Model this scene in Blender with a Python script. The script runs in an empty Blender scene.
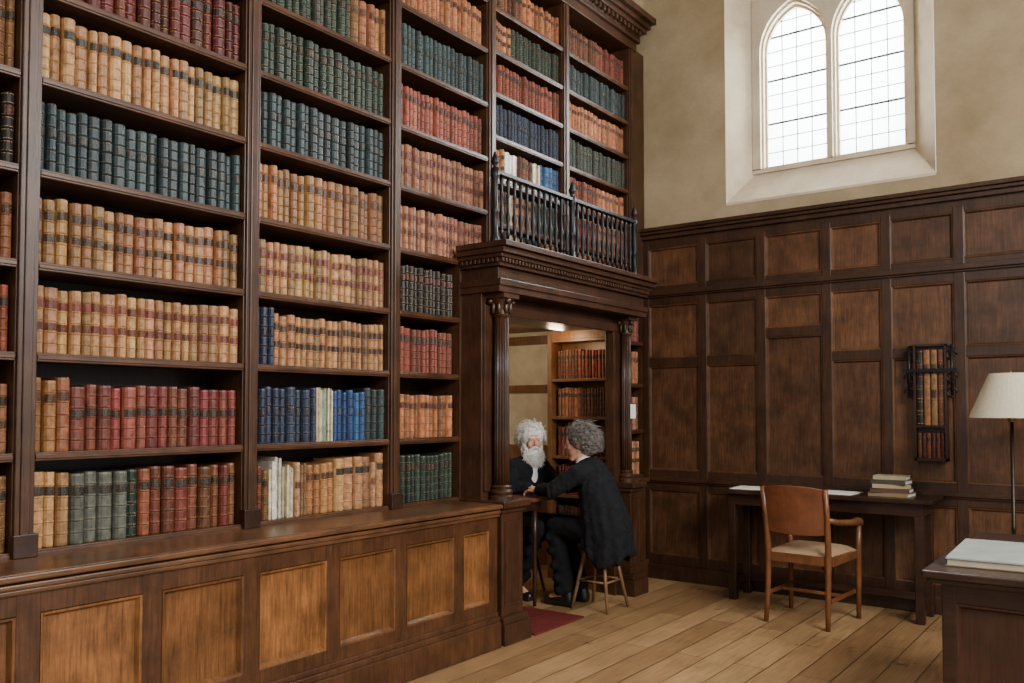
import bpy, bmesh, math, random
from mathutils import Vector, Matrix, Euler, noise
random.seed(7)
C = bpy.context.scene.collection
PI = math.pi
ORG = {}
# ------------------------------------------------------------------ helpers
class MB:
    def __init__(s): s.v=[]; s.f=[]
    def add(s, vs, fs):
        o=len(s.v); s.v += [Vector(p) for p in vs]; s.f += [tuple(i+o for i in q) for q in fs]
    def box(s,x0,x1,y0,y1,z0,z1,M=None):
        vs=[Vector(p) for p in ((x0,y0,z0),(x1,y0,z0),(x1,y1,z0),(x0,y1,z0),(x0,y0,z1),(x1,y0,z1),(x1,y1,z1),(x0,y1,z1))]
        if M: vs=[M@p for p in vs]
        s.add(vs,[(3,2,1,0),(4,5,6,7),(0,1,5,4),(1,2,6,5),(2,3,7,6),(3,0,4,7)])
        return s
    def lathe(s,cx,cy,prof,n=20,M=None,flute=0,fd=0.0):
        vs=[];fs=[]
        for (r,z) in prof:
            for k in range(n):
                a=2*PI*k/n; rr=r*(1-fd*(0.5-0.5*math.cos(flute*a))) if flute else r
                vs.append(Vector((cx+rr*math.cos(a),cy+rr*math.sin(a),z)))
        m=len(prof)
        for i in range(m-1):
            for k in range(n):
                fs.append((i*n+k,i*n+(k+1)%n,(i+1)*n+(k+1)%n,(i+1)*n+k))
        fs.append(tuple(reversed(range(n)))); fs.append(tuple((m-1)*n+k for k in range(n)))
        if M: vs=[M@p for p in vs]
        s.add(vs,fs); return s
    def tube(s,pts,rs,n=8):
        pts=[Vector(p) for p in pts]
        if not hasattr(rs,'__len__'): rs=[rs]*len(pts)
        vs=[];fs=[];up=None
        for i,p in enumerate(pts):
            t=(pts[min(i+1,len(pts)-1)]-pts[max(i-1,0)]).normalized()
            if up is None:
                up=Vector((0,0,1)) if abs(t.z)<.9 else Vector((1,0,0))
            a=t.cross(up)
            if a.length<1e-5: a=t.cross(Vector((0,1,0)))
            a.normalize(); b=a.cross(t).normalized(); up=b
            for k in range(n):
                q=2*PI*k/n; vs.append(p+(a*math.cos(q)+b*math.sin(q))*rs[i])
        for i in range(len(pts)-1):
            for k in range(n):
                fs.append((i*n+k,i*n+(k+1)%n,(i+1)*n+(k+1)%n,(i+1)*n+k))
        fs.append(tuple(reversed(range(n)))); fs.append(tuple((len(pts)-1)*n+k for k in range(n)))
        s.add(vs,fs); return s
    def ell(s,c,r,M=None,n=14,m=10):
        c=Vector(c); vs=[];fs=[]
        for i in range(1,m):
            ph=PI*i/m
            for k in range(n):
                a=2*PI*k/n
                p=Vector((r[0]*math.sin(ph)*math.cos(a),r[1]*math.sin(ph)*math.sin(a),r[2]*math.cos(ph)))
                vs.append(c+((M@p) if M else p))
        t=Vector((0,0,r[2])); vs.append(c+((M@t) if M else t)); vs.append(c-((M@t) if M else t))
        T=len(vs)-2;B=T+1
        for i in range(m-2):
            for k in range(n):
                fs.append((i*n+k,(i+1)*n+k,(i+1)*n+(k+1)%n,i*n+(k+1)%n))
        for k in range(n):
            fs.append((T,k,(k+1)%n)); fs.append((B,(m-2)*n+(k+1)%n,(m-2)*n+k))
        s.add(vs,fs); return s
    def cap(s,p0,p1,r0,r1,n=12):
        p0=Vector(p0);p1=Vector(p1);t=(p1-p0); L=t.length; t.normalize()
        q=Vector((0,0,1)).rotation_difference(t).to_matrix()
        prof=[]
        for i in range(1,5):
            a=PI/2*i/5; prof.append((r0*math.sin(a),-r0*math.cos(a)))
        prof.append((r0,0)); prof.append((r1,L))
        for i in range(1,5):
            a=PI/2*i/5; prof.append((r1*math.cos(a),L+r1*math.sin(a)))
        M=Matrix.Translation(p0)@q.to_4x4()
        s.lathe(0,0,prof,n,M); return s
    def build(s,name,mat,parent=None,smooth=False,bevel=0.0,remesh=0.0,sm=3,recalc=True):
        me=bpy.data.meshes.new(name)
        off=ORG.get(parent,Vector((0,0,0))) if parent else Vector((0,0,0))
        me.from_pydata([tuple(p-off) for p in s.v],[],s.f)
        if recalc:
            bm=bmesh.new(); bm.from_mesh(me); bmesh.ops.recalc_face_normals(bm,faces=bm.faces); bm.to_mesh(me); bm.free()
        me.materials.append(mat)
        if smooth:
            me.polygons.foreach_set('use_smooth',[True]*len(me.polygons))
        o=bpy.data.objects.new(name,me); C.objects.link(o)
        if parent: o.parent=parent; ORG[o]=off
        if remesh:
            m=o.modifiers.new('Remesh','REMESH'); m.mode='VOXEL'; m.voxel_size=remesh; m.use_smooth_shade=True
            if sm:
                m=o.modifiers.new('Smooth','SMOOTH'); m.factor=.5; m.iterations=sm
        if bevel:
            m=o.modifiers.new('Bevel','BEVEL'); m.width=bevel; m.segments=2; m.limit_method='ANGLE'
        return o
def thing(name,label,cat,loc=(0,0,0),rz=0,group=None,local=False):
    o=bpy.data.objects.new(name,None); o.empty_display_size=.1; C.objects.link(o); o.location=loc; o.rotation_euler=(0,0,rz)
    o['label']=label; o['category']=cat
    if group: o['group']=group
    ORG[o]=Vector((0,0,0)) if local else Vector(loc)
    return o
def tag(o,label,cat,group=None,kind=None):
    o['label']=label; o['category']=cat
    if group: o['group']=group
    if kind: o['kind']=kind
    return o
def struct(o,label=None):
    o['kind']='structure'
    if label: o['label']=label; o['category']='structure'
    return o
# ------------------------------------------------------------------ materials
def newmat(name):
    m=bpy.data.materials.new(name); m.use_nodes=True
    nt=m.node_tree; b=nt.nodes['Principled BSDF']; return m,nt,b
def N(nt,t,**kw):
    n=nt.nodes.new(t)
    for k,v in kw.items(): setattr(n,k,v)
    return n
def wood(name,c1,c2,axis='z',rough=.38,sc=1.0,blotch=.4,spec=.4,vary=.0):
    m,nt,b=newmat(name); L=nt.links.new
    tc=N(nt,'ShaderNodeTexCoord'); mp=N(nt,'ShaderNodeMapping'); L(tc.outputs['Object'],mp.inputs[0])
    oi=N(nt,'ShaderNodeObjectInfo'); of=N(nt,'ShaderNodeVectorMath',operation='SCALE'); of.inputs[0].default_value=(7,5,9); L(oi.outputs['Random'],of.inputs['Scale']); L(of.outputs[0],mp.inputs['Location'])
    s={'x':(3.2,48,48),'y':(48,3.2,48),'z':(48,48,3.2)}[axis]
    mp.inputs['Scale'].default_value=[k*sc for k in s]
    n=N(nt,'ShaderNodeTexNoise'); n.inputs['Scale'].default_value=1.7; n.inputs['Detail'].default_value=11; n.inputs['Roughness'].default_value=.72; n.inputs['Distortion'].default_value=.2; L(mp.outputs[0],n.inputs['Vector'])
    r=N(nt,'ShaderNodeValToRGB'); r.color_ramp.elements[0].position=.22; r.color_ramp.elements[1].position=.80
    r.color_ramp.elements[0].color=(*c1,1); r.color_ramp.elements[1].color=(*c2,1); L(n.outputs['Fac'],r.inputs[0])
    n2=N(nt,'ShaderNodeTexNoise'); n2.inputs['Scale'].default_value=5.5; n2.inputs['Detail'].default_value=7; n2.inputs['Roughness'].default_value=.62; L(tc.outputs['Object'],n2.inputs['Vector'])
    r2=N(nt,'ShaderNodeMapRange'); r2.inputs['From Min'].default_value=.3; r2.inputs['From Max'].default_value=.7; r2.inputs['To Min'].default_value=1-blotch; r2.inputs['To Max'].default_value=1+blotch; L(n2.outputs['Fac'],r2.inputs['Value'])
    r3=N(nt,'ShaderNodeMapRange'); r3.inputs['To Min'].default_value=1-vary; r3.inputs['To Max'].default_value=1+vary*1.2; L(oi.outputs['Random'],r3.inputs['Value'])
    m3=N(nt,'ShaderNodeMath',operation='MULTIPLY'); L(r2.outputs[0],m3.inputs[0]); L(r3.outputs[0],m3.inputs[1])
    mx=N(nt,'ShaderNodeVectorMath',operation='SCALE'); L(r.outputs[0],mx.inputs[0]); L(m3.outputs[0],mx.inputs['Scale'])
    L(mx.outputs[0],b.inputs['Base Color'])
    b.inputs['Roughness'].default_value=rough; b.inputs['Specular IOR Level'].default_value=spec
    bp=N(nt,'ShaderNodeBump'); bp.inputs['Strength'].default_value=.15; bp.inputs['Distance'].default_value=.006; L(n.outputs['Fac'],bp.inputs['Height']); L(bp.outputs[0],b.inputs['Normal'])
    return m
def plain(name,c,rough=.6,metal=0,nscale=0,namp=.15,bump=0,bs=60,bd=.01):
    m,nt,b=newmat(name); L=nt.links.new
    b.inputs['Base Color'].default_value=(*c,1); b.inputs['Roughness'].default_value=rough; b.inputs['Metallic'].default_value=metal
    tc=N(nt,'ShaderNodeTexCoord')
    n=N(nt,'ShaderNodeTexNoise'); n.inputs['Scale'].default_value=nscale or 8; n.inputs['Detail'].default_value=5; L(tc.outputs['Object'],n.inputs['Vector'])
    r=N(nt,'ShaderNodeMapRange'); r.inputs['From Min'].default_value=.3; r.inputs['From Max'].default_value=.7; r.inputs['To Min'].default_value=1-namp; r.inputs['To Max'].default_value=1+namp; L(n.outputs['Fac'],r.inputs['Value'])
    mx=N(nt,'ShaderNodeVectorMath',operation='SCALE'); mx.inputs[0].default_value=c; L(r.outputs[0],mx.inputs['Scale']); L(mx.outputs[0],b.inputs['Base Color'])
    if rough>.8: b.inputs['Specular IOR Level'].default_value=.2
    if bump:
        n2=N(nt,'ShaderNodeTexNoise'); n2.inputs['Scale'].default_value=bs; n2.inputs['Distortion'].default_value=.6; L(tc.outputs['Object'],n2.inputs['Vector'])
        bp=N(nt,'ShaderNodeBump'); bp.inputs['Strength'].default_value=bump; bp.inputs['Distance'].default_value=bd; L(n2.outputs['Fac'],bp.inputs['Height']); L(bp.outputs[0],b.inputs['Normal'])
    return m
W_case =wood('case_wood_upright',(.010,.004,.0022),(.082,.033,.0135),'z',.38)
W_shelf=wood('case_wood_shelf',(.014,.0055,.003),(.105,.043,.018),'y',.36)
W_ledge=wood('ledge_wood',(.024,.0095,.0045),(.155,.068,.027),'y',.30)
W_bpan =wood('bench_panel_wood',(.030,.011,.004),(.235,.095,.030),'z',.33,blotch=.5,vary=.28)
W_bfr  =wood('bench_frame_wood',(.014,.0055,.0028),(.108,.043,.0165),'z',.34)
W_wfr  =wood('wall_frame_wood',(.008,.0033,.002),(.064,.027,.012),'z',.38)
W_wpan =wood('wall_panel_wood',(.013,.0055,.003),(.130,.055,.023),'z',.38,blotch=.5,vary=.36)
W_port =wood('portal_wood',(.010,.004,.0025),(.076,.031,.014),'z',.36)
W_dark =wood('dark_table_wood',(.007,.0032,.0022),(.046,.019,.010),'x',.32)
W_chair=wood('chair_wood',(.06,.021,.008),(.22,.084,.031),'z',.35)
W_desk =wood('desk_shelf_wood',(.06,.018,.010),(.20,.062,.032),'y',.35)
W_stool=wood('stool_wood',(.09,.045,.02),(.24,.13,.06),'z',.4)
W_in   =wood('alcove_wood',(.06,.024,.009),(.22,.095,.035),'z',.4)
M_iron =plain('black_iron',(.008,.008,.009),.42,.5)
M_lead =plain('window_lead',(.06,.06,.06),.5,.3)
M_skin =plain('skin',(.52,.265,.175),.5,0,25,.10,.1,200)
M_coat =plain('black_cloth',(.0075,.0075,.0095),.92,0,20,.3,.9,9,.03)
M_trou =plain('charcoal_cloth',(.005,.005,.006),.95,0,20,.25,.8,9,.03)
M_shoe =plain('black_leather',(.008,.007,.006),.35)
M_shirt=plain('white_cotton',(.70,.70,.71),.85)
M_whair=plain('white_hair',(.64,.62,.58),.9,0,60,.3)
M_ghair=plain('grey_hair',(.17,.155,.14),.85,0,45,.8)
M_eye  =plain('eye_white',(.55,.52,.49),.3)
M_iris =plain('iris',(.03,.02,.015),.2)
M_paper=plain('paper',(.80,.78,.72),.8,0,10,.04)
M_shade=plain('lamp_linen',(.50,.44,.33),.85,0,50,.06)
M_cush =plain('tan_leather_cushion',(.34,.22,.125),.55,0,14,.15)
M_leath=plain('chair_back_leather',(.15,.048,.020),.40,0,9,.3)
M_rug  =plain('red_rug',(.11,.014,.012),.95,0,40,.2,.4,250)
M_brass=plain('brass',(.28,.17,.06),.4,.9)
M_cream=plain('cream_plaster',(.52,.44,.30),.85,0,3,.06)
def stone(name,a,bc,sc,mid=None):
    m,nt,b=newmat(name); L=nt.links.new
    tc=N(nt,'ShaderNodeTexCoord'); n=N(nt,'ShaderNodeTexNoise'); n.inputs['Scale'].default_value=sc; n.inputs['Detail'].default_value=10; n.inputs['Roughness'].default_value=.66; L(tc.outputs['Object'],n.inputs['Vector'])
    r=N(nt,'ShaderNodeValToRGB'); r.color_ramp.elements[0].position=.30; r.color_ramp.elements[1].position=.68; r.color_ramp.elements[0].color=(*a,1); r.color_ramp.elements[1].color=(*bc,1); L(n.outputs['Fac'],r.inputs[0]); L(r.outputs[0],b.inputs['Base Color'])
    b.inputs['Roughness'].default_value=.9; b.inputs['Specular IOR Level'].default_value=.2
    n2=N(nt,'ShaderNodeTexNoise'); n2.inputs['Scale'].default_value=45; n2.inputs['Detail'].default_value=6; L(tc.outputs['Object'],n2.inputs['Vector'])
    bp=N(nt,'ShaderNodeBump'); bp.inputs['Strength'].default_value=.25; bp.inputs['Distance'].default_value=.01; L(n2.outputs['Fac'],bp.inputs['Height']); L(bp.outputs[0],b.inputs['Normal'])
    return m
M_stone=stone('wall_plaster',(.225,.165,.092),(.375,.295,.185),1.3)
M_trac =stone('window_stone',(.42,.345,.235),(.60,.51,.38),3)
M_ceil =stone('ceiling_plaster',(.4,.36,.28),(.5,.45,.37),2)
# floor planks
m,nt,b=newmat('oak_planks'); L=nt.links.new
tc=N(nt,'ShaderNodeTexCoord'); mp=N(nt,'ShaderNodeMapping'); mp.inputs['Rotation'].default_value=(0,0,PI/2); L(tc.outputs['Object'],mp.inputs[0])
br=N(nt,'ShaderNodeTexBrick'); br.inputs['Scale'].default_value=1; br.inputs['Brick Width'].default_value=2.3; br.inputs['Row Height'].default_value=.175; br.inputs['Mortar Size'].default_value=.0033; br.inputs['Mortar Smooth'].default_value=.2
br.inputs['Color1'].default_value=(.24,.132,.058,1); br.inputs['Color2'].default_value=(.40,.245,.115,1); br.inputs['Mortar'].default_value=(.025,.013,.007,1); br.offset=.37; L(mp.outputs[0],br.inputs['Vector'])
mp2=N(nt,'ShaderNodeMapping'); mp2.inputs['Scale'].default_value=(30,1.5,1); L(tc.outputs['Object'],mp2.inputs[0])
n=N(nt,'ShaderNodeTexNoise'); n.inputs['Scale'].default_value=2.5; n.inputs['Detail'].default_value=9; n.inputs['Distortion'].default_value=.4; L(mp2.outputs[0],n.inputs['Vector'])
r=N(nt,'ShaderNodeMapRange'); r.inputs['From Min'].default_value=.3; r.inputs['From Max'].default_value=.7; r.inputs['To Min'].default_value=.72; r.inputs['To Max'].default_value=1.2; L(n.outputs['Fac'],r.inputs['Value'])
n3=N(nt,'ShaderNodeTexNoise'); n3.inputs['Scale'].default_value=2.2; n3.inputs['Detail'].default_value=8; n3.inputs['Roughness'].default_value=.7; L(tc.outputs['Object'],n3.inputs['Vector'])
r3=N(nt,'ShaderNodeMapRange'); r3.inputs['From Min'].default_value=.33; r3.inputs['From Max'].default_value=.67; r3.inputs['To Min'].default_value=.78; r3.inputs['To Max'].default_value=1.15; L(n3.outputs['Fac'],r3.inputs['Value'])
mm=N(nt,'ShaderNodeMath',operation='MULTIPLY'); L(r.outputs[0],mm.inputs[0]); L(r3.outputs[0],mm.inputs[1])
mx=N(nt,'ShaderNodeVectorMath',operation='SCALE'); L(br.outputs['Color'],mx.inputs[0]); L(mm.outputs[0],mx.inputs['Scale']); L(mx.outputs[0],b.inputs['Base Color'])
rr=N(nt,'ShaderNodeMapRange'); rr.inputs['To Min'].default_value=.20; rr.inputs['To Max'].default_value=.40; L(n3.outputs['Fac'],rr.inputs['Value']); L(rr.outputs[0],b.inputs['Roughness'])
bp=N(nt,'ShaderNodeBump'); bp.inputs['Strength'].default_value=.3; bp.inputs['Distance'].default_value=.004; bp.invert=True; L(br.outputs['Fac'],bp.inputs['Height']); L(bp.outputs[0],b.inputs['Normal'])
M_floor=m
# glass
m,nt,b=newmat('leaded_glass'); L=nt.links.new
tr=N(nt,'ShaderNodeBsdfTransparent'); tr.inputs[0].default_value=(.97,.98,.98,1); tl=N(nt,'ShaderNodeBsdfTranslucent'); tl.inputs[0].default_value=(.85,.88,.88,1)
mxs=N(nt,'ShaderNodeMixShader'); mxs.inputs[0].default_value=.25; L(tr.outputs[0],mxs.inputs[1]); L(tl.outputs[0],mxs.inputs[2]); L(mxs.outputs[0],nt.nodes['Material Output'].inputs[0])
M_glass=m
m,nt,b=newmat('warm_bulb'); b.inputs['Emission Color'].default_value=(1,.75,.45,1); b.inputs['Emission Strength'].default_value=7; b.inputs['Base Color'].default_value=(1,.9,.7,1); M_bulb=m
# book leather : colour attribute Col (alpha = gilding), uv v = height up the spine
m,nt,b=newmat('book_binding'); L=nt.links.new
at=N(nt,'ShaderNodeAttribute',attribute_name='Col'); oi=N(nt,'ShaderNodeObjectInfo')
mr=N(nt,'ShaderNodeMapRange'); mr.inputs['To Min'].default_value=.50; mr.inputs['To Max'].default_value=1.25; L(oi.outputs['Random'],mr.inputs['Value'])
geo=N(nt,'ShaderNodeNewGeometry'); nz=N(nt,'ShaderNodeTexNoise'); nz.inputs['Scale'].default_value=30; nz.inputs['Detail'].default_value=8; nz.inputs['Roughness'].default_value=.72; L(geo.outputs['Position'],nz.inputs['Vector'])
mr2=N(nt,'ShaderNodeMapRange'); mr2.inputs['From Min'].default_value=.32; mr2.inputs['From Max'].default_value=.68; mr2.inputs['To Min'].default_value=.42; mr2.inputs['To Max'].default_value=1.4; L(nz.outputs['Fac'],mr2.inputs['Value'])
mu=N(nt,'ShaderNodeMath',operation='MULTIPLY'); L(mr.outputs[0],mu.inputs[0]); L(mr2.outputs[0],mu.inputs[1])
hs=N(nt,'ShaderNodeHueSaturation'); L(at.outputs['Color'],hs.inputs['Color'])
wn=N(nt,'ShaderNodeTexWhiteNoise',noise_dimensions='1D'); L(oi.outputs['Random'],wn.inputs['W'])
mh=N(nt,'ShaderNodeMapRange'); mh.inputs['To Min'].default_value=.484; mh.inputs['To Max'].default_value=.516; L(wn.outputs['Value'],mh.inputs['Value']); L(mh.outputs[0],hs.inputs['Hue'])
sc=N(nt,'ShaderNodeVectorMath',operation='SCALE'); L(hs.outputs['Color'],sc.inputs[0]); L(mu.outputs[0],sc.inputs['Scale'])
uv=N(nt,'ShaderNodeUVMap',uv_map='UVMap'); sp=N(nt,'ShaderNodeSeparateXYZ'); L(uv.outputs[0],sp.inputs[0])
a1=N(nt,'ShaderNodeMath',operation='MULTIPLY_ADD'); a1.inputs[1].default_value=6; a1.inputs[2].default_value=.5; L(sp.outputs['Y'],a1.inputs[0])
a2=N(nt,'ShaderNodeMath',operation='FRACT'); L(a1.outputs[0],a2.inputs[0])
a3=N(nt,'ShaderNodeMath',operation='SUBTRACT'); a3.inputs[1].default_value=.5; L(a2.outputs[0],a3.inputs[0])
a4=N(nt,'ShaderNodeMath',operation='ABSOLUTE'); L(a3.outputs[0],a4.inputs[0])
a5=N(nt,'ShaderNodeMath',operation='COMPARE'); a5.inputs[1].default_value=.13; a5.inputs[2].default_value=.022; L(a4.outputs[0],a5.inputs[0])
nz2=N(nt,'ShaderNodeTexNoise'); nz2.inputs['Scale'].default_value=140; L(geo.outputs['Position'],nz2.inputs['Vector'])
a6=N(nt,'ShaderNodeMath',operation='GREATER_THAN'); a6.inputs[1].default_value=.50; L(nz2.outputs['Fac'],a6.inputs[0])
a7=N(nt,'ShaderNodeMath',operation='MULTIPLY'); L(a5.outputs[0],a7.inputs[0]); L(a6.outputs[0],a7.inputs[1])
a8=N(nt,'ShaderNodeMath',operation='MULTIPLY'); L(a7.outputs[0],a8.inputs[0]); L(at.outputs['Alpha'],a8.inputs[1])
mix=N(nt,'ShaderNodeMix',data_type='RGBA'); L(a8.outputs[0],mix.inputs['Factor']); L(sc.outputs[0],mix.inputs['A']); mix.inputs['B'].default_value=(.42,.27,.10,1)
L(mix.outputs['Result'],b.inputs['Base Color']); b.inputs['Roughness'].default_value=.5; b.inputs['Specular IOR Level'].default_value=.35
M_book=m
# ------------------------------------------------------------------ books
LEV=[0,.03]
for k in range(1,6): LEV += [k/6-.016,k/6,k/6+.016]
LEV += [.97,1]
SP=[(-.10,.5),(-.03,.42),(.02,.26),(.045,0),(.02,-.26),(-.03,-.42),(-.10,-.5)]
def book_geo(flat=False):
    lev=[0,1] if flat else LEV
    sp=[(-.03,.5),(0,.46),(0,.2),(0,-.2),(0,-.46),(-.03,-.5)] if flat else SP
    sec=[(-1,.5)]+sp+[(-1,-.5),(-1,-.41),(-.13,-.41),(-.13,.41),(-1,.41)]
    v=[];f=[];uv=[]; n=len(sec); ns=len(sp)
    for zi,z in enumerate(lev):
        band=(not flat) and zi>=2 and zi<len(lev)-2 and (zi-2)%3==1
        for j,(x,y) in enumerate(sec):
            bx=0
            if 1<=j<=ns: 
                if band and 1<j<ns: bx=.018
                if not flat and z in(0,1): bx=-.012
            v.append((x+bx,y,z))
    for i in range(len(lev)-1):
        for j in range(n):
            q=(i*n+j,(i+1)*n+j,(i+1)*n+(j+1)%n,i*n+(j+1)%n); f.append(q)
            spine=1<=j<ns; zz=[lev[i],lev[i+1],lev[i+1],lev[i]]
            uv.append([(0,k) if spine else (0,0) for k in zz])
    for base,rev in ((0,False),((len(lev)-1)*n,True)):
        q=tuple(base+j for j in range(n)); f.append(q if rev else tuple(reversed(q))); uv.append([(0,0)]*n)
    pv=[(-.97,-.41,.012),(-.13,-.41,.012),(-.13,.41,.012),(-.97,.41,.012),(-.97,-.41,.97),(-.13,-.41,.97),(-.13,.41,.97),(-.97,.41,.97)]
    pf=[(3,2,1,0),(4,5,6,7),(0,1,5,4),(1,2,6,5),(2,3,7,6),(3,0,4,7)]
    return (v,f,uv),(pv,pf,[[(0,0)]*4 for _ in pf])
RNG={1:[(.69,.81)],2:[(.69,.81),(.36,.47)],3:[(.52,.64)],4:[(.53,.81)]}
def label_geo(z0,z1):
    v=[];f=[];uv=[]
    pts=[(-.02,.43),(.03,.26),(.055,0),(.03,-.26),(-.02,-.43)]
    for z in (z0,z1):
        for (x,y) in pts: v.append((x+.004,y,z))
    for j in range(4):
        f.append((j,5+j,6+j,j+1)); uv.append([(0,0.0),(0,.75),(0,.75),(0,0.0)])
    return v,f,uv
BOOK=book_geo(False); FLAT=book_geo(True); LABG={s:[label_geo(*r) for r in rr] for s,rr in RNG.items()}
def mesh_of(name,parts):
    V=[];F=[];U=[];K=[]
    for v,f,uv,c in parts:
        o=len(V); V+=v
        for q,u in zip(f,uv):
            F.append(tuple(i+o for i in q)); U+=u; K+=[c]*len(q)
    me=bpy.data.meshes.new(name); me.from_pydata(V,[],F)
    ul=me.uv_layers.new(name='UVMap'); ul.data.foreach_set('uv',[a for p in U for a in p])
    ca=me.color_attributes.new('Col','FLOAT_COLOR','CORNER'); ca.data.foreach_set('color',[a for p in K for a in p])
    me.materials.append(M_book); return me
K={ # colour, adjective, label colour, label style, gilding, flat
'tanb':((.38,.195,.080),'tan leather book with black label',(.02,.014,.010),1,.15,0),
'tanr':((.36,.185,.078),'tan leather book with red labels',(.13,.028,.018),2,.15,0),
'tano':((.31,.132,.048),'orange tan leather book',(.06,.020,.011),1,.2,0),
'tand':((.33,.160,.066),'tan leather book with brown labels',(.04,.016,.010),2,.15,0),
'tan':((.34,.19,.09),'plain tan book',(.18,.08,.035),3,.1,0),
'brown':((.11,.044,.019),'brown leather book',(.02,.014,.012),1,.6,0),
'rbrown':((.155,.043,.020),'reddish brown leather book',(.022,.013,.011),1,.4,0),
'red':((.165,.040,.028),'brick red cloth book',(.02,.010,.009),3,.3,0),
'dred':((.085,.014,.010),'dark red leather book',(.025,.010,.008),1,.7,0),
'pink':((.20,.062,.032),'faded red leather book',(.04,.014,.011),1,.3,0),
'pinkt':((.28,.128,.062),'faded tan leather book',(.09,.025,.016),2,.25,0),
'dgreen':((.016,.029,.020),'dark green leather book',(.02,.013,.01),1,.6,0),
'bgreen':((.022,.037,.040),'dark blue green cloth book',(.012,.020,.022),3,.3,0),
'navy':((.016,.024,.046),'navy blue cloth book',(.009,.012,.028),3,.35,0),
'blue':((.020,.060,.155),'bright blue cloth book',(.012,.04,.10),3,.2,0),
'olive':((.078,.080,.062),'grey green cloth book',(.014,.014,.012),1,.3,0),
'black':((.018,.012,.009),'black leather book',(.05,.010,.008),1,.8,0),
'cream':((.50,.41,.26),'thin cream pamphlet',None,0,0,1),
'white':((.60,.55,.44),'thin white pamphlet',None,0,0,1),
'lgreen':((.17,.24,.16),'thin pale green pamphlet',None,0,0,1),
}
covM={};labM={};pagM={}
PAGE=(.45,.37,.25,0)
for k,(c,adj,lc,st,g,fl) in K.items():
    src=FLAT if fl else BOOK
    covM[k]=mesh_of('cover_'+k,[(*src[0],(*c,g))])
    pagM[k]=mesh_of('pages_'+k,[(*src[1],PAGE)])
    labM[k]=[mesh_of('title_label_'+k,[(*G,(*lc,.8))]) for G in LABG[st]] if lc else []
ORD='first second third fourth fifth sixth seventh eighth ninth tenth eleventh twelfth thirteenth fourteenth fifteenth sixteenth seventeenth eighteenth nineteenth twentieth twenty-first twenty-second twenty-third twenty-fourth twenty-fifth twenty-sixth twenty-seventh twenty-eighth'.split()
SH=['bottom shelf']+[w+' shelf up' for w in ('second','third','fourth','fifth','sixth','seventh','eighth','ninth','tenth')]
def part_obj(name,me,parent):
    o=bpy.data.objects.new(name,me); C.objects.link(o); o.parent=parent; return o
def make_book(k,loc,dep,w,h,label,group,rot=(0,0,0)):
    r=bpy.data.objects.new('book' if not K[k][5] else 'pamphlet',None); C.objects.link(r)
    r.empty_display_size=.05
    r.location=loc; r.scale=(dep,w,h); r.rotation_euler=rot
    r['label']=label; r['category']='book'; r['group']=group
    part_obj('cover',covM[k],r); part_obj('page_block',pagM[k],r)
    for me in labM[k]: part_obj('title_label',me,r)
    return r
SZ=[.86,1.235,1.62,1.975,2.34,2.705,3.06,3.42,3.78,4.12]
SU=[2.36,2.65,2.94,3.23,3.52,3.81,4.10]
SB=[]
def layout(spec,y0,y1,hj=.03):
    out=[]
    for (k,n,w,h) in spec:
        for i in range(n): out.append([k,w*random.uniform(.78,1.25),h*random.uniform(1-hj,1+hj)])
    tot=sum(o[1] for o in out); s=(y1-y0)/tot; y=y0; res=[]
    for k,w,h in out:
        w*=s; res.append((k,y+w/2,w-.0015,h)); y+=w
    return res
def row_things(bay,r,spec,y0,y1,fromright=False,vis=lambda y,z:True):
    L_=layout(spec,y0,y1); n=len(L_)
    for i,(k,yc,w,h) in enumerate(L_):
        if not vis(yc,SZ[r]): continue
        idx=(n-1-i) if fromright else i
        side='right' if fromright else 'left'
        lab=f"{K[k][1]}, {ORD[idx]} from {side}, {SH[r]}, {bay}"
        make_book(k,(-.045+random.uniform(-.014,.008),yc,SZ[r]+.001),.19+random.uniform(-.01,.01),w,h,lab,f"books on the {SH[r]} in the {bay}")
def xf(geo,M,c):
    v,f,uv=geo; return ([tuple(M@Vector(p)) for p in v],f,uv,c)
def stuff_book(k,M):
    c,adj,lc,st,g,fl=K[k]; s=random.uniform(.5,1.25); cc=(c[0]*s,c[1]*s*random.uniform(.92,1.08),c[2]*s,g)
    src=FLAT if fl else BOOK
    SB.append(xf(src[0],M,cc)); SB.append(xf(src[1],M,PAGE))
    if lc:
        for G in LABG[st]: SB.append(xf(G,M,(*lc,.8)))
def row_stuff(z,spec,y0,y1):
    for (k,yc,w,h) in layout(spec,y0,y1):
        stuff_book(k,Matrix.Translation((-.045+random.uniform(-.014,.008),yc,z+.001))@Matrix.Diagonal((.19,w,h,1)))
B2='leftmost full bay'; B3='second full bay'; B1='left edge bay'
S1=1.54
Y1a,Y1b=.60,S1-.04; Y2a,Y2b=S1+.04,2.525; Y3a,Y3b=2.605,3.503
V1=lambda y,z:y>1.36
for r,(k,h,w) in enumerate([('brown',.29,.052),('tand',.27,.046),('rbrown',.265,.048),('pink',.26,.047),('black',.27,.045),('brown',.28,.046)]):
    row_things(B1,r,[(k,19,w,h)],Y1a,Y1b,True,V1)
row_things(B2,0,[('tanb',3,.052,.292),('olive',4,.05,.282),('dgreen',1,.05,.282),('rbrown',9,.05,.285)],Y2a,Y2b)
row_things(B2,1,[('tano',3,.052,.287),('red',15,.05,.262)],Y2a,Y2b)
row_things(B2,2,[('tanr',20,.048,.262)],Y2a,Y2b)
row_things(B2,3,[('tand',20,.048,.265)],Y2a,Y2b)
row_things(B2,4,[('bgreen',20,.048,.272)],Y2a,Y2b)
row_things(B2,5,[('tanb',20,.048,.275)],Y2a,Y2b)
row_things(B2,6,[('dred',18,.05,.285)],Y2a,Y2b,True,lambda y,z:y>1.72)
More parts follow.
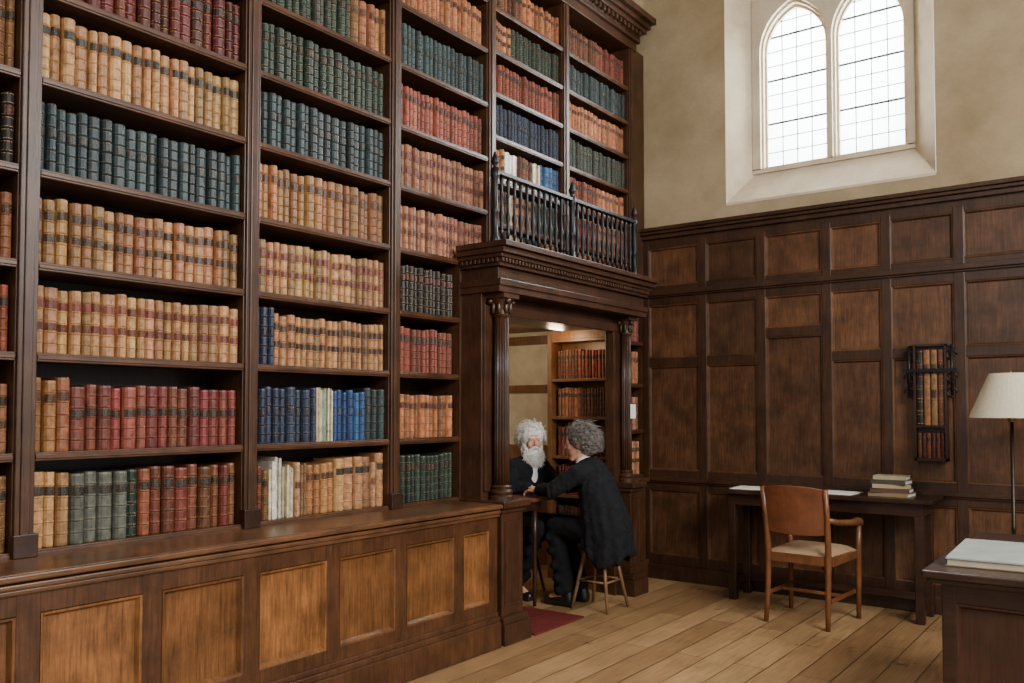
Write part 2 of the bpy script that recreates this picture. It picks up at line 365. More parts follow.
row_things(B3,0,[('dred',1,.02,.29),('rbrown',1,.028,.27),('brown',1,.025,.24),('cream',1,.010,.25),('white',1,.015,.28),('white',3,.012,.30),('cream',3,.012,.26),('white',2,.010,.24),('tan',3,.022,.265),('tano',4,.034,.255),('tanb',4,.045,.285),('tan',1,.03,.25),('tanb',1,.05,.29)],Y3a,Y3b)
row_things(B3,1,[('navy',9,.045,.272),('cream',3,.014,.275),('lgreen',3,.014,.27),('cream',2,.012,.28),('white',1,.012,.26),('blue',6,.036,.265),('bgreen',3,.04,.285)],Y3a,Y3b)
row_things(B3,2,[('navy',3,.042,.28),('tand',19,.043,.255)],Y3a,Y3b)
row_things(B3,3,[('tanr',21,.043,.262)],Y3a,Y3b)
row_things(B3,4,[('tano',18,.05,.275)],Y3a,Y3b)
row_things(B3,5,[('bgreen',19,.047,.275)],Y3a,Y3b)
row_things(B3,6,[('dgreen',19,.047,.27)],Y3a,Y3b)
row_things(B3,7,[('dgreen',8,.045,.26),('olive',2,.04,.25),('dgreen',4,.045,.26),('tano',5,.05,.275)],Y3a,Y3b,True,lambda y,z:y>2.68)
YP=4.13
Y4a,Y4b=3.583,4.402
for r,k,n,h in ((0,'dgreen',12,.27),(1,'tano',12,.25),(2,'rbrown',12,.26),(3,'black',13,.27)): row_stuff(SZ[r],[(k,n,.042,h)],Y4a,YP-.025)
for r,k,n,h in ((4,'pinkt',21,.26),(5,'pinkt',21,.26),(6,'pink',21,.255),(7,'bgreen',20,.26),(8,'tano',20,.255)): row_stuff(SZ[r],[(k,n,.042,h)],Y4a,Y4b)
Y5a,Y5b=4.482,5.303
row_stuff(SU[0],[('brown',5,.04,.25),('cream',5,.03,.24),('dgreen',6,.04,.25),('tand',5,.04,.25)],Y5a,Y5b)
row_stuff(SU[1],[('brown',5,.04,.23),('cream',3,.03,.23),('tand',5,.04,.22),('dgreen',9,.04,.23)],Y5a,Y5b)
row_stuff(SU[2],[('tand',4,.04,.22),('white',5,.03,.22),('brown',4,.04,.22),('cream',3,.03,.22),('blue',5,.04,.225)],Y5a,Y5b)
row_stuff(SU[3],[('navy',22,.038,.225)],Y5a,Y5b); row_stuff(SU[4],[('rbrown',10,.04,.22),('pink',11,.04,.225)],Y5a,Y5b)
row_stuff(SU[5],[('tand',6,.04,.215),('dgreen',14,.04,.22)],Y5a,Y5b); row_stuff(SU[6],[('brown',9,.04,.22),('tano',11,.04,.22)],Y5a,Y5b)
Y6a,Y6b=5.383,6.30
row_stuff(SU[0],[('tand',10,.04,.25),('rbrown',12,.04,.25)],Y6a,Y6b); row_stuff(SU[1],[('rbrown',10,.042,.225),('pinkt',10,.042,.225)],Y6a,Y6b)
row_stuff(SU[2],[('rbrown',11,.042,.225),('tano',10,.042,.22)],Y6a,Y6b); row_stuff(SU[3],[('dgreen',21,.042,.225)],Y6a,Y6b)
row_stuff(SU[4],[('tano',21,.042,.22)],Y6a,Y6b); row_stuff(SU[5],[('bgreen',21,.042,.22)],Y6a,Y6b); row_stuff(SU[6],[('brown',11,.042,.22),('rbrown',10,.042,.22)],Y6a,Y6b)
for r,k in enumerate(['tand','pinkt','tano','pink']): row_stuff(SZ[r],[(k,8,.04,.27)],6.24,6.535)
ALZ=[.36,.70,1.02,1.345,1.66]; AY=6.02
for z,k,kk in ((ALZ[0],'brown','brown'),(ALZ[1],'rbrown','brown'),(ALZ[2],'rbrown','brown'),(ALZ[3],'tano','brown'),(ALZ[4],'brown','rbrown')):
    for (q,xc,w,h) in layout([(k,7,.034,.24),(kk,8,.034,.235)],-.55,-.09):
        stuff_book(q,Matrix.Translation((xc,AY+.03,z+.001))@Matrix.Rotation(-PI/2,4,'Z')@Matrix.Diagonal((.12,w,h,1)))
o=bpy.data.objects.new('books',mesh_of('books',SB)); C.objects.link(o)
tag(o,'rows of leather books filling the far bays above and beside the doorway','books',kind='stuff')
# ------------------------------------------------------------------ room shell
XR=6.2; YF=-3.0; YB=6.57; ZC=5.6
f=MB().box(-2.0,XR,YF,YB+.4,-.1,0).build('floor',M_floor); struct(f,'worn oak plank floor')
struct(MB().box(-.7,XR,YF,YB+.4,ZC,ZC+.1).build('ceiling',M_ceil),'plaster ceiling')
wl=MB(); wl.box(-.7,-.34,YF,YP-.02,0,ZC); wl.box(-.7,-.34,YP-.02,YB+.4,2.30,ZC); wl.box(-.34,-.0,YF,YB,4.75,ZC)
struct(wl.build('wall_left',M_stone),'wall behind the bookcases')
wb=MB(); X0,X1=.739,2.283; ZS=3.065; ZT=5.35
wb.box(-.34,X0,YB,YB+.4,0,ZC); wb.box(X1,XR,YB,YB+.4,0,ZC); wb.box(X0,X1,YB,YB+.4,0,ZS-.28); wb.box(X0,X1,YB,YB+.4,ZT,ZC)
wb.add([(X0,YB,ZS-.28),(X1,YB,ZS-.28),(X1,YB,ZS),(X0,YB,ZS)],[(0,1,2,3)])
struct(wb.build('wall_back',M_stone,recalc=False),'pale plaster wall above the dark panelling')
YW=6.78
w=MB()
w.add([(X0,YB-.004,ZS),(.93,YW,3.34),(.93,YW,ZT),(X0,YB-.004,ZT)],[(0,1,2,3)])
w.add([(X1,YB-.004,ZS),(2.09,YW,3.34),(2.09,YW,ZT),(X1,YB-.004,ZT)],[(3,2,1,0)])
w.add([(X0,YB-.004,ZS),(X1,YB-.004,ZS),(2.09,YW,3.34),(.93,YW,3.34)],[(0,1,2,3)])
w.add([(X0,YB-.004,ZS-.0),(X1,YB-.004,ZS),(X1,YB-.004,ZS-.02),(X0,YB-.004,ZS-.02)],[(0,3,2,1)])
win=w.build('window_1',M_trac,recalc=False); struct(win,'two-light arched stone window set in a splayed reveal')
t=MB(); ZB=3.37; SPR=4.30
lights=[(1.0,1.468),(1.567,2.035)]
def arch(x0,x1,n=14):
    pts=[];W=x1-x0;R=W*.74; cxl=x0+R; cxr=x1-R
    am=math.acos((R-W/2)/R)
    for i in range(n+1):
        a=PI-am*i/n; pts.append((cxl+R*math.cos(a),SPR+R*math.sin(a)*1.0))
    for i in range(1,n+1):
        a=am*(1-i/n); pts.append((cxr+R*math.cos(a),SPR+R*math.sin(a)*1.0))
    return pts
for (ya,yb,g) in ((YW-.045,YW+.10,0.034),(YW-.01,YW+.09,0.017),(YW+.03,YW+.08,0.0)):
    for (x0,x1) in ((.90,1.0-g),(2.035+g,2.12)):
        t.box(x0,x1,ya,yb,ZB-.03,5.4)
    t.box(1.468+g,1.567-g,ya,yb,ZB-.03,5.4)
    t.box(.90,2.12,ya,yb,ZB-.06,ZB-g*.6)
    for (x0,x1) in lights:
        P=arch(x0-g,x1+g)
        for (p,q) in zip(P[:-1],P[1:]):
            t.add([(p[0],ya,p[1]),(q[0],ya,q[1]),(q[0],ya,5.4),(p[0],ya,5.4),(p[0],yb,p[1]),(q[0],yb,q[1]),(q[0],yb,5.4),(p[0],yb,5.4)],[(0,1,2,3),(0,4,5,1),(7,6,5,4)])
tr=t.build('window_frame',M_trac,win,recalc=False)
ld=MB()
for (x0,x1) in lights:
    for i in range(1,4):
        x=x0+(x1-x0)*i/4; ld.box(x-.0035,x+.0035,YW+.05,YW+.056,ZB,4.64)
    for j in range(0,11):
        z=ZB+j*.118; th=.0032 if j%3 else .008; ld.box(x0,x1,YW+.048,YW+.058,z-th,z+th)
ld.build('lead_grid',M_lead,win)
gl=MB()
for (x0,x1) in lights: gl.add([(x0-.01,YW+.06,ZB-.02),(x1+.01,YW+.06,ZB-.02),(x1+.01,YW+.06,4.70),(x0-.01,YW+.06,4.70)],[(0,1,2,3)])
gl.build('window_glass',M_glass,win)
# ------------------------------------------------------------------ panelling
def ring(mb,T,u0,u1,v0,v1,e=.018,dp=.018,field=True):
    lv=[(0,0),(e*.45,-.002),(e,-dp)]
    if field: lv+= [(e+.035,-dp),(e+.06,-dp+.008)]
    R=[]
    for (i,wv) in lv: R.append([T(u0+i,v0+i,wv),T(u1-i,v0+i,wv),T(u1-i,v1-i,wv),T(u0+i,v1-i,wv)])
    vs=[p for r in R for p in r]; fs=[]
    for k in range(len(R)-1):
        for j in range(4): fs.append((k*4+j,k*4+(j+1)%4,(k+1)*4+(j+1)%4,(k+1)*4+j))
    k=(len(R)-1)*4; fs.append((k,k+1,k+2,k+3)); mb.add(vs,fs)
TB=lambda u,v,w:(u,6.535-w,v)
st=[.02,.54,1.03,1.53,1.95,2.42,2.90,3.4,3.9,4.4,4.9,5.4,5.9,6.2]; hw=.035
fr=MB()
for x in st: fr.box(max(.0,x-hw),min(XR,x+hw),6.535,6.58,.13,2.80)
for (z0,z1) in ((.74,.90),(2.28,2.44),(2.76,2.86),(.10,.20)): fr.box(0,XR,6.538,6.58,z0,z1)
cells=[]
for i in range(len(st)-1):
    a=st[i]+hw; b_=st[i+1]-hw
    rz=2.0 if i==2 else (1.80 if i!=9 else 1.9)
    fr.box(a-.01,b_+.01,6.537,6.58,rz-.035,rz+.035)
    cells += [(a,b_,.20,.74),(a,b_,.90,rz-.035),(a,b_,rz+.035,2.28),(a,b_,2.44,2.76)]
for (z0,z1,p) in ((2.84,2.875,.03),(2.875,2.90,.055),(2.90,2.93,.075),(2.36,2.40,.03),(2.345,2.36,.015),(.81,.84,.025),(.795,.81,.012)):
    fr.box(0,XR,6.535-p,6.58,z0,z1)
trim=fr.build('trim_1',W_wfr,bevel=.004); struct(trim,'dark oak wall panelling frame with cornice')
for c in cells:
    m_=MB(); ring(m_,TB,*c,field=False); m_.build('panel',W_wpan,trim,recalc=False)
struct(MB().box(0.0,XR,6.51,6.58,0,.12).build('baseboard_back',W_wfr,bevel=.006),'dark oak baseboard')
# ------------------------------------------------------------------ bookcase
bc=thing('bookcase','tall built-in dark oak bookcase covering the whole left wall','bookcase',(0,1.6,0))
ST=[-.4,.56,S1,2.565,3.543,4.442,5.343,6.34]
def stile(y,z0,z1):
    s=MB(); s.box(-.30,-.012,y-.04,y+.04,z0,z1)
    s.box(-.012,.006,y-.036,y+.036,z0,z1); s.box(.006,.014,y-.018,y+.018,z0+.08,z1)
    s.build('upright',W_case,bc,bevel=.004)
for y in ST:
    lower = 4.13<y
    z0=.84 if not lower else 2.30
    stile(y,z0,4.45)
    if not lower: MB().box(-.02,.026,y-.046,y+.046,.84,.93).build('upright_foot',W_dark,bc,bevel=.004)
MB().box(-.34,-.30,YF+.2,YP,.8,4.6).build('back_board',W_wfr,bc)
MB().box(-.34,-.30,YP,6.5,2.3,4.6).build('back_board',W_wfr,bc)
MB().box(-.34,-.30,6.2,6.56,0,2.3).build('back_board',W_wfr,bc)
def shelf(y0,y1,z):
    s=MB(); s.box(-.30,-.02,y0,y1,z-.026,z); s.box(-.022,-.004,y0,y1,z-.032,z+.002); s.box(-.006,.001,y0,y1,z-.024,z-.006)
    s.build('shelf',W_shelf,bc,bevel=.003)
for i in range(len(ST)-1):
    a,b_=ST[i]+.04,ST[i+1]-.04
    if i>=5:
        for z in SU: shelf(a,b_,z)
        continue
    for r,z in enumerate(SZ):
        if i==4 and r<4: shelf(a,YP-.02,z); continue
        shelf(a,b_,z)
for z in SZ[:4]: shelf(6.22,6.54,z)
MB().box(-.30,.0,YP-.02,YP,.84,2.32).build('upright',W_case,bc)
MB().box(-.30,.0,6.20,6.22,.0,2.32).build('upright',W_case,bc)
MB().box(-.30,.004,6.54,6.56,.0,2.34).build('upright',W_case,bc)
MB().box(-.30,.005,6.36,6.56,2.34,4.45).build('end_panel',W_case,bc)
c=MB()
for (z0,z1,p) in ((4.43,4.50,.02),(4.50,4.53,.05),(4.575,4.61,.10),(4.61,4.65,.13),(4.65,4.70,.17)): c.box(-.34,p,YF+.2,6.40+p*.5,z0,z1)
c.box(-.34,.055,YF+.2,6.41,4.53,4.575)
y=YF+.3
while y<6.4: c.box(.05,.09,y,y+.035,4.535,4.572); y+=.065
c.build('cornice',W_case,bc,bevel=.003)
XBF=.315
l=MB(); y1=YP-.03; l.box(-.34,.328,YF+.2,y1,.805,.84); l.box(.328,.352,YF+.2,y1,.814,.838); l.box(.28,.338,YF+.2,y1,.785,.805); l.box(.28,.328,YF+.2,y1,.765,.785)
l.build('ledge',W_ledge,bc,bevel=.006)
bs=MB(); ye=YP-.04; bs.box(-.3,.285,YF+.2,ye,0,.785)
yy=[.035+.4625*k for k in range(-6,9)]
bst=[y for y in yy if y<3.9]+[4.05]
for y in bst: bs.box(.275,XBF,y-.042,y+.042,.22,.77)
bs.box(.275,XBF-.002,YF+.2,ye,.69,.77); bs.box(.275,XBF-.002,YF+.2,ye,.20,.27)
bs.box(.275,.348,YF+.2,ye,.0,.15); bs.box(.275,.338,YF+.2,ye,.15,.18); bs.box(.275,.326,YF+.2,ye,.18,.205)
bs.build('bench_frame',W_bfr,bc,bevel=.004)
TX=lambda u,v,w:(XBF+w,u,v)
for a,b_ in zip(bst[:-1],bst[1:]):
    if b_-a<.12: continue
    m_=MB(); ring(m_,TX,a+.042,b_-.042,.27,.69,e=.02,dp=.022,field=False); m_.build('bench_panel',W_bpan,bc,recalc=False)
b3=MB(); b3.box(-.3,.02,6.03,6.53,0,.80); b3.box(-.3,.05,6.03,6.53,0,.15); b3.box(-.3,.07,6.03,6.53,.80,.84)
b3.build('bench_frame',W_bfr,bc,bevel=.004)
MB().box(-.02,.0,6.02,6.20,.84,2.32).build('filler_board',W_case,bc)
# ------------------------------------------------------------------ portal
po=thing('doorway_portal','dark carved wooden doorway surround with fluted columns below the balcony','doorway',(.2,5.05,0))
PL=(YP,4.37); PR=(5.78,5.97); CX=.225
p=MB()
p.box(-.02,.16,PL[0],PL[1],0,2.12); p.box(.10,.16,PR[0]-.02,PR[1],0,2.12); p.box(.0,.10,5.96,5.98,0,2.12)
p.box(.16,.172,PL[0]+.02,PL[1]-.03,.9,2.05); 
p.box(-.3,.16,PL[1]-.0,PR[0],2.03,2.14)
p.box(.14,.175,PL[1]-.01,PL[1]+.02,.0,2.06); p.box(.10,.175,PR[0]-.05,PR[0]-.02,.0,2.06); p.box(.14,.182,PL[1],PR[0],2.0,2.06)
p.build('door_frame',W_port,po,bevel=.003)
for pi_,(a,b_) in enumerate((PL,PR)):
    s=MB(); ym=(a+b_)/2; q=0 if pi_==0 else -.03; kr=1 if pi_==0 else .84; cxx=CX+q*.8
    s.box(.0,.310+q,a+.012,b_-.012,.16,.80); s.box(.0,.360+q,a-.020,b_+.012,0,.12); s.box(.0,.342+q,a-.01,b_,.12,.16)
    s.box(.0,.325+q,a-.005,b_+.005,.78,.81); s.box(.0,.350+q,a-.015,b_+.015,.81,.85)
    s.build('pedestal',W_port,po,bevel=.005)
    m_=MB(); ring(m_,lambda u,v,w:(.313+q+w,u,v),a+.04,b_-.04,.22,.73,e=.015,dp=.012,field=False); m_.build('pedestal_panel',W_port,po,recalc=False)
    cb=MB().lathe(cxx,ym,[(r_*kr,z_) for (r_,z_) in [(.074,.85),(.074,.872),(.064,.88),(.070,.893),(.070,.903),(.056,.915),(.062,.93),(.052,.94)]],28)
    cb.build('column_base',W_port,po,smooth=False)
    MB().lathe(cxx,ym,[(r_*kr,z_) for (r_,z_) in [(.050,.93),(.050,1.2),(.048,1.6),(.043,1.985)]],96,flute=16,fd=.18).build('column_shaft',W_port,po,smooth=True)
    cp=MB().lathe(cxx,ym,[(r_*kr,z_) for (r_,z_) in [(.045,1.975),(.053,1.985),(.045,1.995),(.045,2.02),(.052,2.05),(.072,2.085),(.076,2.09)]],24)
    cp.box(cxx-.078*kr,cxx+.078*kr,ym-.078*kr,ym+.078*kr,2.09,2.12)
    for k in range(8):
        a_=2*PI*k/8+.39; M=Matrix.Translation((cxx+.057*kr*math.cos(a_),ym+.057*kr*math.sin(a_),0))@Matrix.Rotation(a_,4,'Z')
        cp.ell(M@Vector((0,0,2.03)),(.012*kr,.014*kr,.034)); 
        if k%2: cp.ell((cxx+.080*kr*math.cos(a_),ym+.080*kr*math.sin(a_),2.07),(.017*kr,.017*kr,.017))
    cp.build('capital',W_port,po,smooth=False)
e=MB()
for (z0,z1,x,g) in ((2.12,2.16,.31,.01),(2.16,2.20,.32,.015),(2.20,2.275,.29,.0),(2.275,2.295,.32,.02),(2.325,2.35,.345,.035),(2.35,2.385,.37,.05),(2.385,2.42,.395,.06)):
    e.box(0.0,x,PL[0]-g,min(6.50,6.0+g),z0,z1)
e.box(0,.32,PL[0]-.02,6.02,2.295,2.325)
y=PL[0]-.02
while y<6.01: e.box(.315,.34,y,y+.018,2.297,2.323); y+=.034
x=.02
while x<.31: e.box(x,x+.018,PL[0]-.035,PL[0]-.02,2.297,2.323); x+=.034
e.build('entablature',W_port,po,bevel=.003)
rl=thing('balcony_railing','black iron balcony railing with turned balusters above the doorway','railing',(.22,5.1,2.42))
ya,yb_=4.20,6.00; xr=.21
h=MB(); h.box(xr-.022,xr+.022,ya,yb_,2.865,2.892); h.build('handrail',M_iron,rl,bevel=.005)
h=MB(); h.box(xr-.018,xr+.018,ya,yb_,2.44,2.465); h.build('bottom_rail',M_iron,rl)
BP=[(.009,2.465),(.009,2.50),(.016,2.51),(.009,2.525),(.011,2.58),(.016,2.61),(.016,2.63),(.010,2.65),(.008,2.74),(.014,2.755),(.008,2.77),(.010,2.825),(.014,2.84),(.011,2.866)]
mid=(ya+yb_)/2-.01
for pymid in (ya,mid,yb_):
    MB().lathe(xr,pymid,[(.030,2.42),(.030,2.47),(.020,2.48),(.020,2.62),(.028,2.635),(.020,2.65),(.020,2.83),(.029,2.85),(.029,2.90),(.013,2.905),(.012,2.918),(.023,2.935),(.025,2.95),(.017,2.97),(.003,3.01)],16).build('post',M_iron,rl,smooth=True)
for (a,b_) in ((ya,mid),(mid,yb_)):
    for k in range(1,13):
        MB().lathe(xr,a+(b_-a)*k/13,BP,10).build('baluster',M_iron,rl,smooth=True)
tag(MB().box(.245,.248,5.86,5.94,1.335,1.445).build('notice_card',M_paper),'small white notice card fixed beside the right doorway column','notice')
# ------------------------------------------------------------------ alcove
struct(MB().box(-1.75,-.3,4.10,6.57,2.12,2.2).build('ceiling_alcove',W_in),'low ceiling inside the doorway')
a=MB(); a.box(-1.75,-.35,6.52,6.57,0,2.12); a.box(-1.75,-.34,4.06,4.12,0,2.12); a.box(-1.80,-1.72,4.06,6.57,0,2.12)
struct(a.build('wall_alcove',M_cream),'cream walls inside the doorway')
struct(MB().box(-.3,.1,4.40,6.2,2.08,2.12).build('ceiling_doorway',W_port),'wooden soffit over the doorway')
d=MB(); d.box(-1.62,-1.54,6.47,6.52,0,2.05); d.box(-.90,-.82,6.47,6.52,0,2.05)
for z0,z1 in ((0,.22),(.95,1.08),(1.56,1.63),(2.0,2.08)): d.box(-1.54,-.90,6.475,6.52,z0,z1)
d.box(-1.54,-.90,6.50,6.51,.2,1.0)
dr=d.build('door_1',W_in); struct(dr,'glazed wooden door inside the doorway')
MB().box(-1.54,-.90,6.495,6.50,1.08,2.0).build('door_pane',plain('frosted_glass',(.50,.43,.31),.3),dr)
ab=thing('alcove_bookcase','lit wooden bookcase inside the doorway behind the seated men','bookcase',(-.32,6.1,0))
s=MB(); s.box(-.62,-.58,AY-.02,6.19,0,2.06); s.build('upright',W_in,ab,bevel=.003)
s=MB(); s.box(-.06,-.02,AY-.02,6.19,0,2.06); s.build('upright',W_in,ab,bevel=.003)
MB().box(-.58,-.06,6.17,6.19,0,2.06).build('back_board',W_in,ab)
MB().box(-.58,-.06,AY-.015,6.17,0,.335).build('base',W_in,ab)
for z in ALZ+[1.99]: MB().box(-.58,-.06,AY-.015,6.17,z-.024,z).build('shelf',W_in,ab,bevel=.003)
MB().box(-.58,-.06,AY-.02,AY,1.99,2.06).build('header',W_in,ab)
lt=thing('ceiling_light','small round warm light in the doorway ceiling','light',(-.40,5.80,2.12))
MB().lathe(-.40,5.80,[(.05,2.121),(.05,2.10),(.042,2.098)],20).build('rim',M_brass,lt); MB().lathe(-.40,5.80,[(.035,2.0985),(.03,2.088),(.01,2.082)],20).build('bulb',M_bulb,lt)
tag(MB().box(-.42,.36,4.42,5.00,.0,.012).build('rug',M_rug,bevel=.004),'small dark red rug in the doorway beside the stool','rug')
# ------------------------------------------------------------------ narrow desk between the men
tb=thing('side_table','narrow reddish wooden table in the doorway between the two seated men','table',(-.19,4.85,0))
MB().box(-.34,-.04,4.40,5.26,.750,.775).build('tabletop',W_desk,tb,bevel=.006)
MB().box(-.32,-.06,4.43,5.10,.69,.75).build('apron',W_dark,tb,bevel=.003)
for (x,y) in ((-.31,4.46),(-.07,4.46),(-.31,5.04),(-.08,5.04)):
    MB().lathe(x,y,[(.013,.013),(.014,.1),(.018,.5),(.02,.69)],12).build('leg',W_dark,tb,smooth=True)
# ------------------------------------------------------------------ stools
def stool(loc,label):
    s=thing('stool',label,'stool',loc,0,None,True)
    MB().lathe(0,0,[(.14,.425),(.155,.43),(.16,.445),(.155,.455),(.13,.46)],28).build('seat',W_stool,s,smooth=False)
    for k in range(4):
        a=PI/4+PI/2*k; MB().tube([(.10*math.cos(a),.10*math.sin(a),.43),(.205*math.cos(a),.205*math.sin(a),0)],[.016,.011],10).build('leg',W_stool,s,smooth=True)
    for k in range(4):
        a=PI/4+PI/2*k; b2=a+PI/2; MB().tube([(.157*math.cos(a),.157*math.sin(a),.2),(.157*math.cos(b2),.157*math.sin(b2),.2)],.008,8).build('stretcher',W_stool,s,smooth=True)
    return s
stool((.29,5.32,0),'wooden stool with splayed legs under the grey-haired man')
stool((-.50,5.42,0),'wooden stool under the white-bearded man')
# ------------------------------------------------------------------ people
def hand(mb,w,d,s,down,curl=.5):
    w=Vector(w); d=Vector(d).normalized(); s=Vector(s); s=(s-d*s.dot(d)).normalized(); dn=Vector(down)
    for j,(o,l) in enumerate(((.028,.072),(.010,.078),(-.009,.075),(-.027,.068))):
        k=w+d*l+s*o; mb.cap(w+s*o*.5,k,.016,.012)
        fl=(.026,.030,.028,.022)[j]
        k1=k+(d+dn*curl*.4).normalized()*fl*1.4; mb.cap(k,k1,.0105,.0095)
        k2=k1+(d+dn*curl*1.3).normalized()*fl; mb.cap(k1,k2,.0095,.009)
        k3=k2+(d*.4+dn*curl*2).normalized()*fl*.7; mb.cap(k2,k3,.009,.008)
    b0=w+d*.02+s*.02; b1=b0+(s*1.0+d*.8+dn*.3).normalized()*.042; b2=b1+(d+s*.2+dn*.2).normalized()*.03
    mb.cap(b0,b1,.015,.0115); mb.cap(b1,b2,.0115,.009)
def head_geo(mb,H):
    M3=H.to_3x3(); P=lambda x,y,z:H@Vector((x,y,z))
    mb.ell(P(-.012,0,.03),(.096,.076,.096),M3,20,14); mb.ell(P(.028,0,-.03),(.064,.058,.084),M3,18,12)
    mb.cap(P(.072,-.030,.032),P(.072,.030,.032),.013,.013)
    mb.cap(P(.084,0,.020),P(.101,0,-.012),.0085,.011); mb.ell(P(.090,.010,-.017),(.010,.008,.007),M3); mb.ell(P(.090,-.010,-.017),(.010,.008,.007),M3)
    for s in(1,-1):
        mb.ell(P(.054,.036*s,-.018),(.03,.022,.026),M3); mb.ell(P(-.005,.076*s,-.005),(.018,.009,.030),M3); mb.ell(P(-.01,.082*s,.010),(.013,.006,.013),M3)
        mb.cap(P(-.005,.048*s,-.05),P(.06,.023*s,-.10),.02,.018)
        mb.cap(P(.079,.018*s,.024),P(.073,.043*s,.021),.0055,.0055); mb.cap(P(.077,.020*s,.004),P(.072,.041*s,.005),.005,.005)
    mb.cap(P(.080,-.017,-.046),P(.080,.017,-.046),.008,.008); mb.cap(P(.078,-.014,-.058),P(.078,.014,-.058),.008,.008)
    mb.ell(P(.066,0,-.095),(.020,.024,.019),M3)
def strands(mb,H,roots,rnd,r=.003,grav=.12):
    for (p,dr,L_,cu) in roots:
        p=Vector(p); d=Vector(dr).normalized(); pts=[H@p]; q=p.copy()
        side=Vector((rnd.uniform(-1,1),rnd.uniform(-1,1),rnd.uniform(-1,1)))
        for k in range(5):
            d=(d+side*cu*math.sin(k*2.1+rnd.random())+Vector((0,0,-grav))).normalized(); q=q+d*L_/5; pts.append(H@q)
        mb.tube(pts,[r,r*1.1,r,r*.8,r*.55,r*.2],4)
def combed(mb,H,c,rad,n,length,lift,curl,sweep,rnd,skip,r=.0024,down=-.5):
    c=Vector(c)
    for i in range(n):
        a=rnd.uniform(0,2*PI); z=rnd.uniform(-.8,1); q=math.sqrt(max(0,1-z*z)); v=Vector((q*math.cos(a),q*math.sin(a),z))
        if skip(v): continue
        Ls=rnd.uniform(*length); pts=[]; seg=7; ph=2.5*math.sin(v.x*5)+2.5*math.sin(v.y*6)+rnd.uniform(-.6,.6); lf=rnd.uniform(.1,1)**1.5*lift; tw=.45*math.sin(v.x*7+v.z*5)+rnd.uniform(-.2,.2)
        p=Vector((v.x*rad[0],v.y*rad[1],v.z*rad[2]))
        for k in range(seg+1):
            u=Vector((p.x/rad[0],p.y/rad[1],p.z/rad[2])); u.normalize()
            nrm=Vector((u.x/rad[0],u.y/rad[1],u.z/rad[2])).normalized()
            base=Vector((u.x*rad[0],u.y*rad[1],u.z*rad[2]))
            t=Vector(sweep)+Vector((0,.55*(1 if p.y>0 else -1)*min(1,abs(p.y)*20),down*max(0,.8-u.z*.6)))
            sd=nrm.cross(t).normalized()
            off=nrm*(lf*(k/seg)**1.3)+sd*(curl*math.sin(ph+k*1.1))+nrm*(curl*.6*math.cos(ph+k*1.1))
            pts.append(H@(c+base+off))
            t=(t-nrm*t.dot(nrm)).normalized()+sd*tw*.5
            p=base+t*Ls/seg
        mb.tube(pts,[r*.9,r,r,r,r*.95,r*.85,r*.6,r*.25],4)
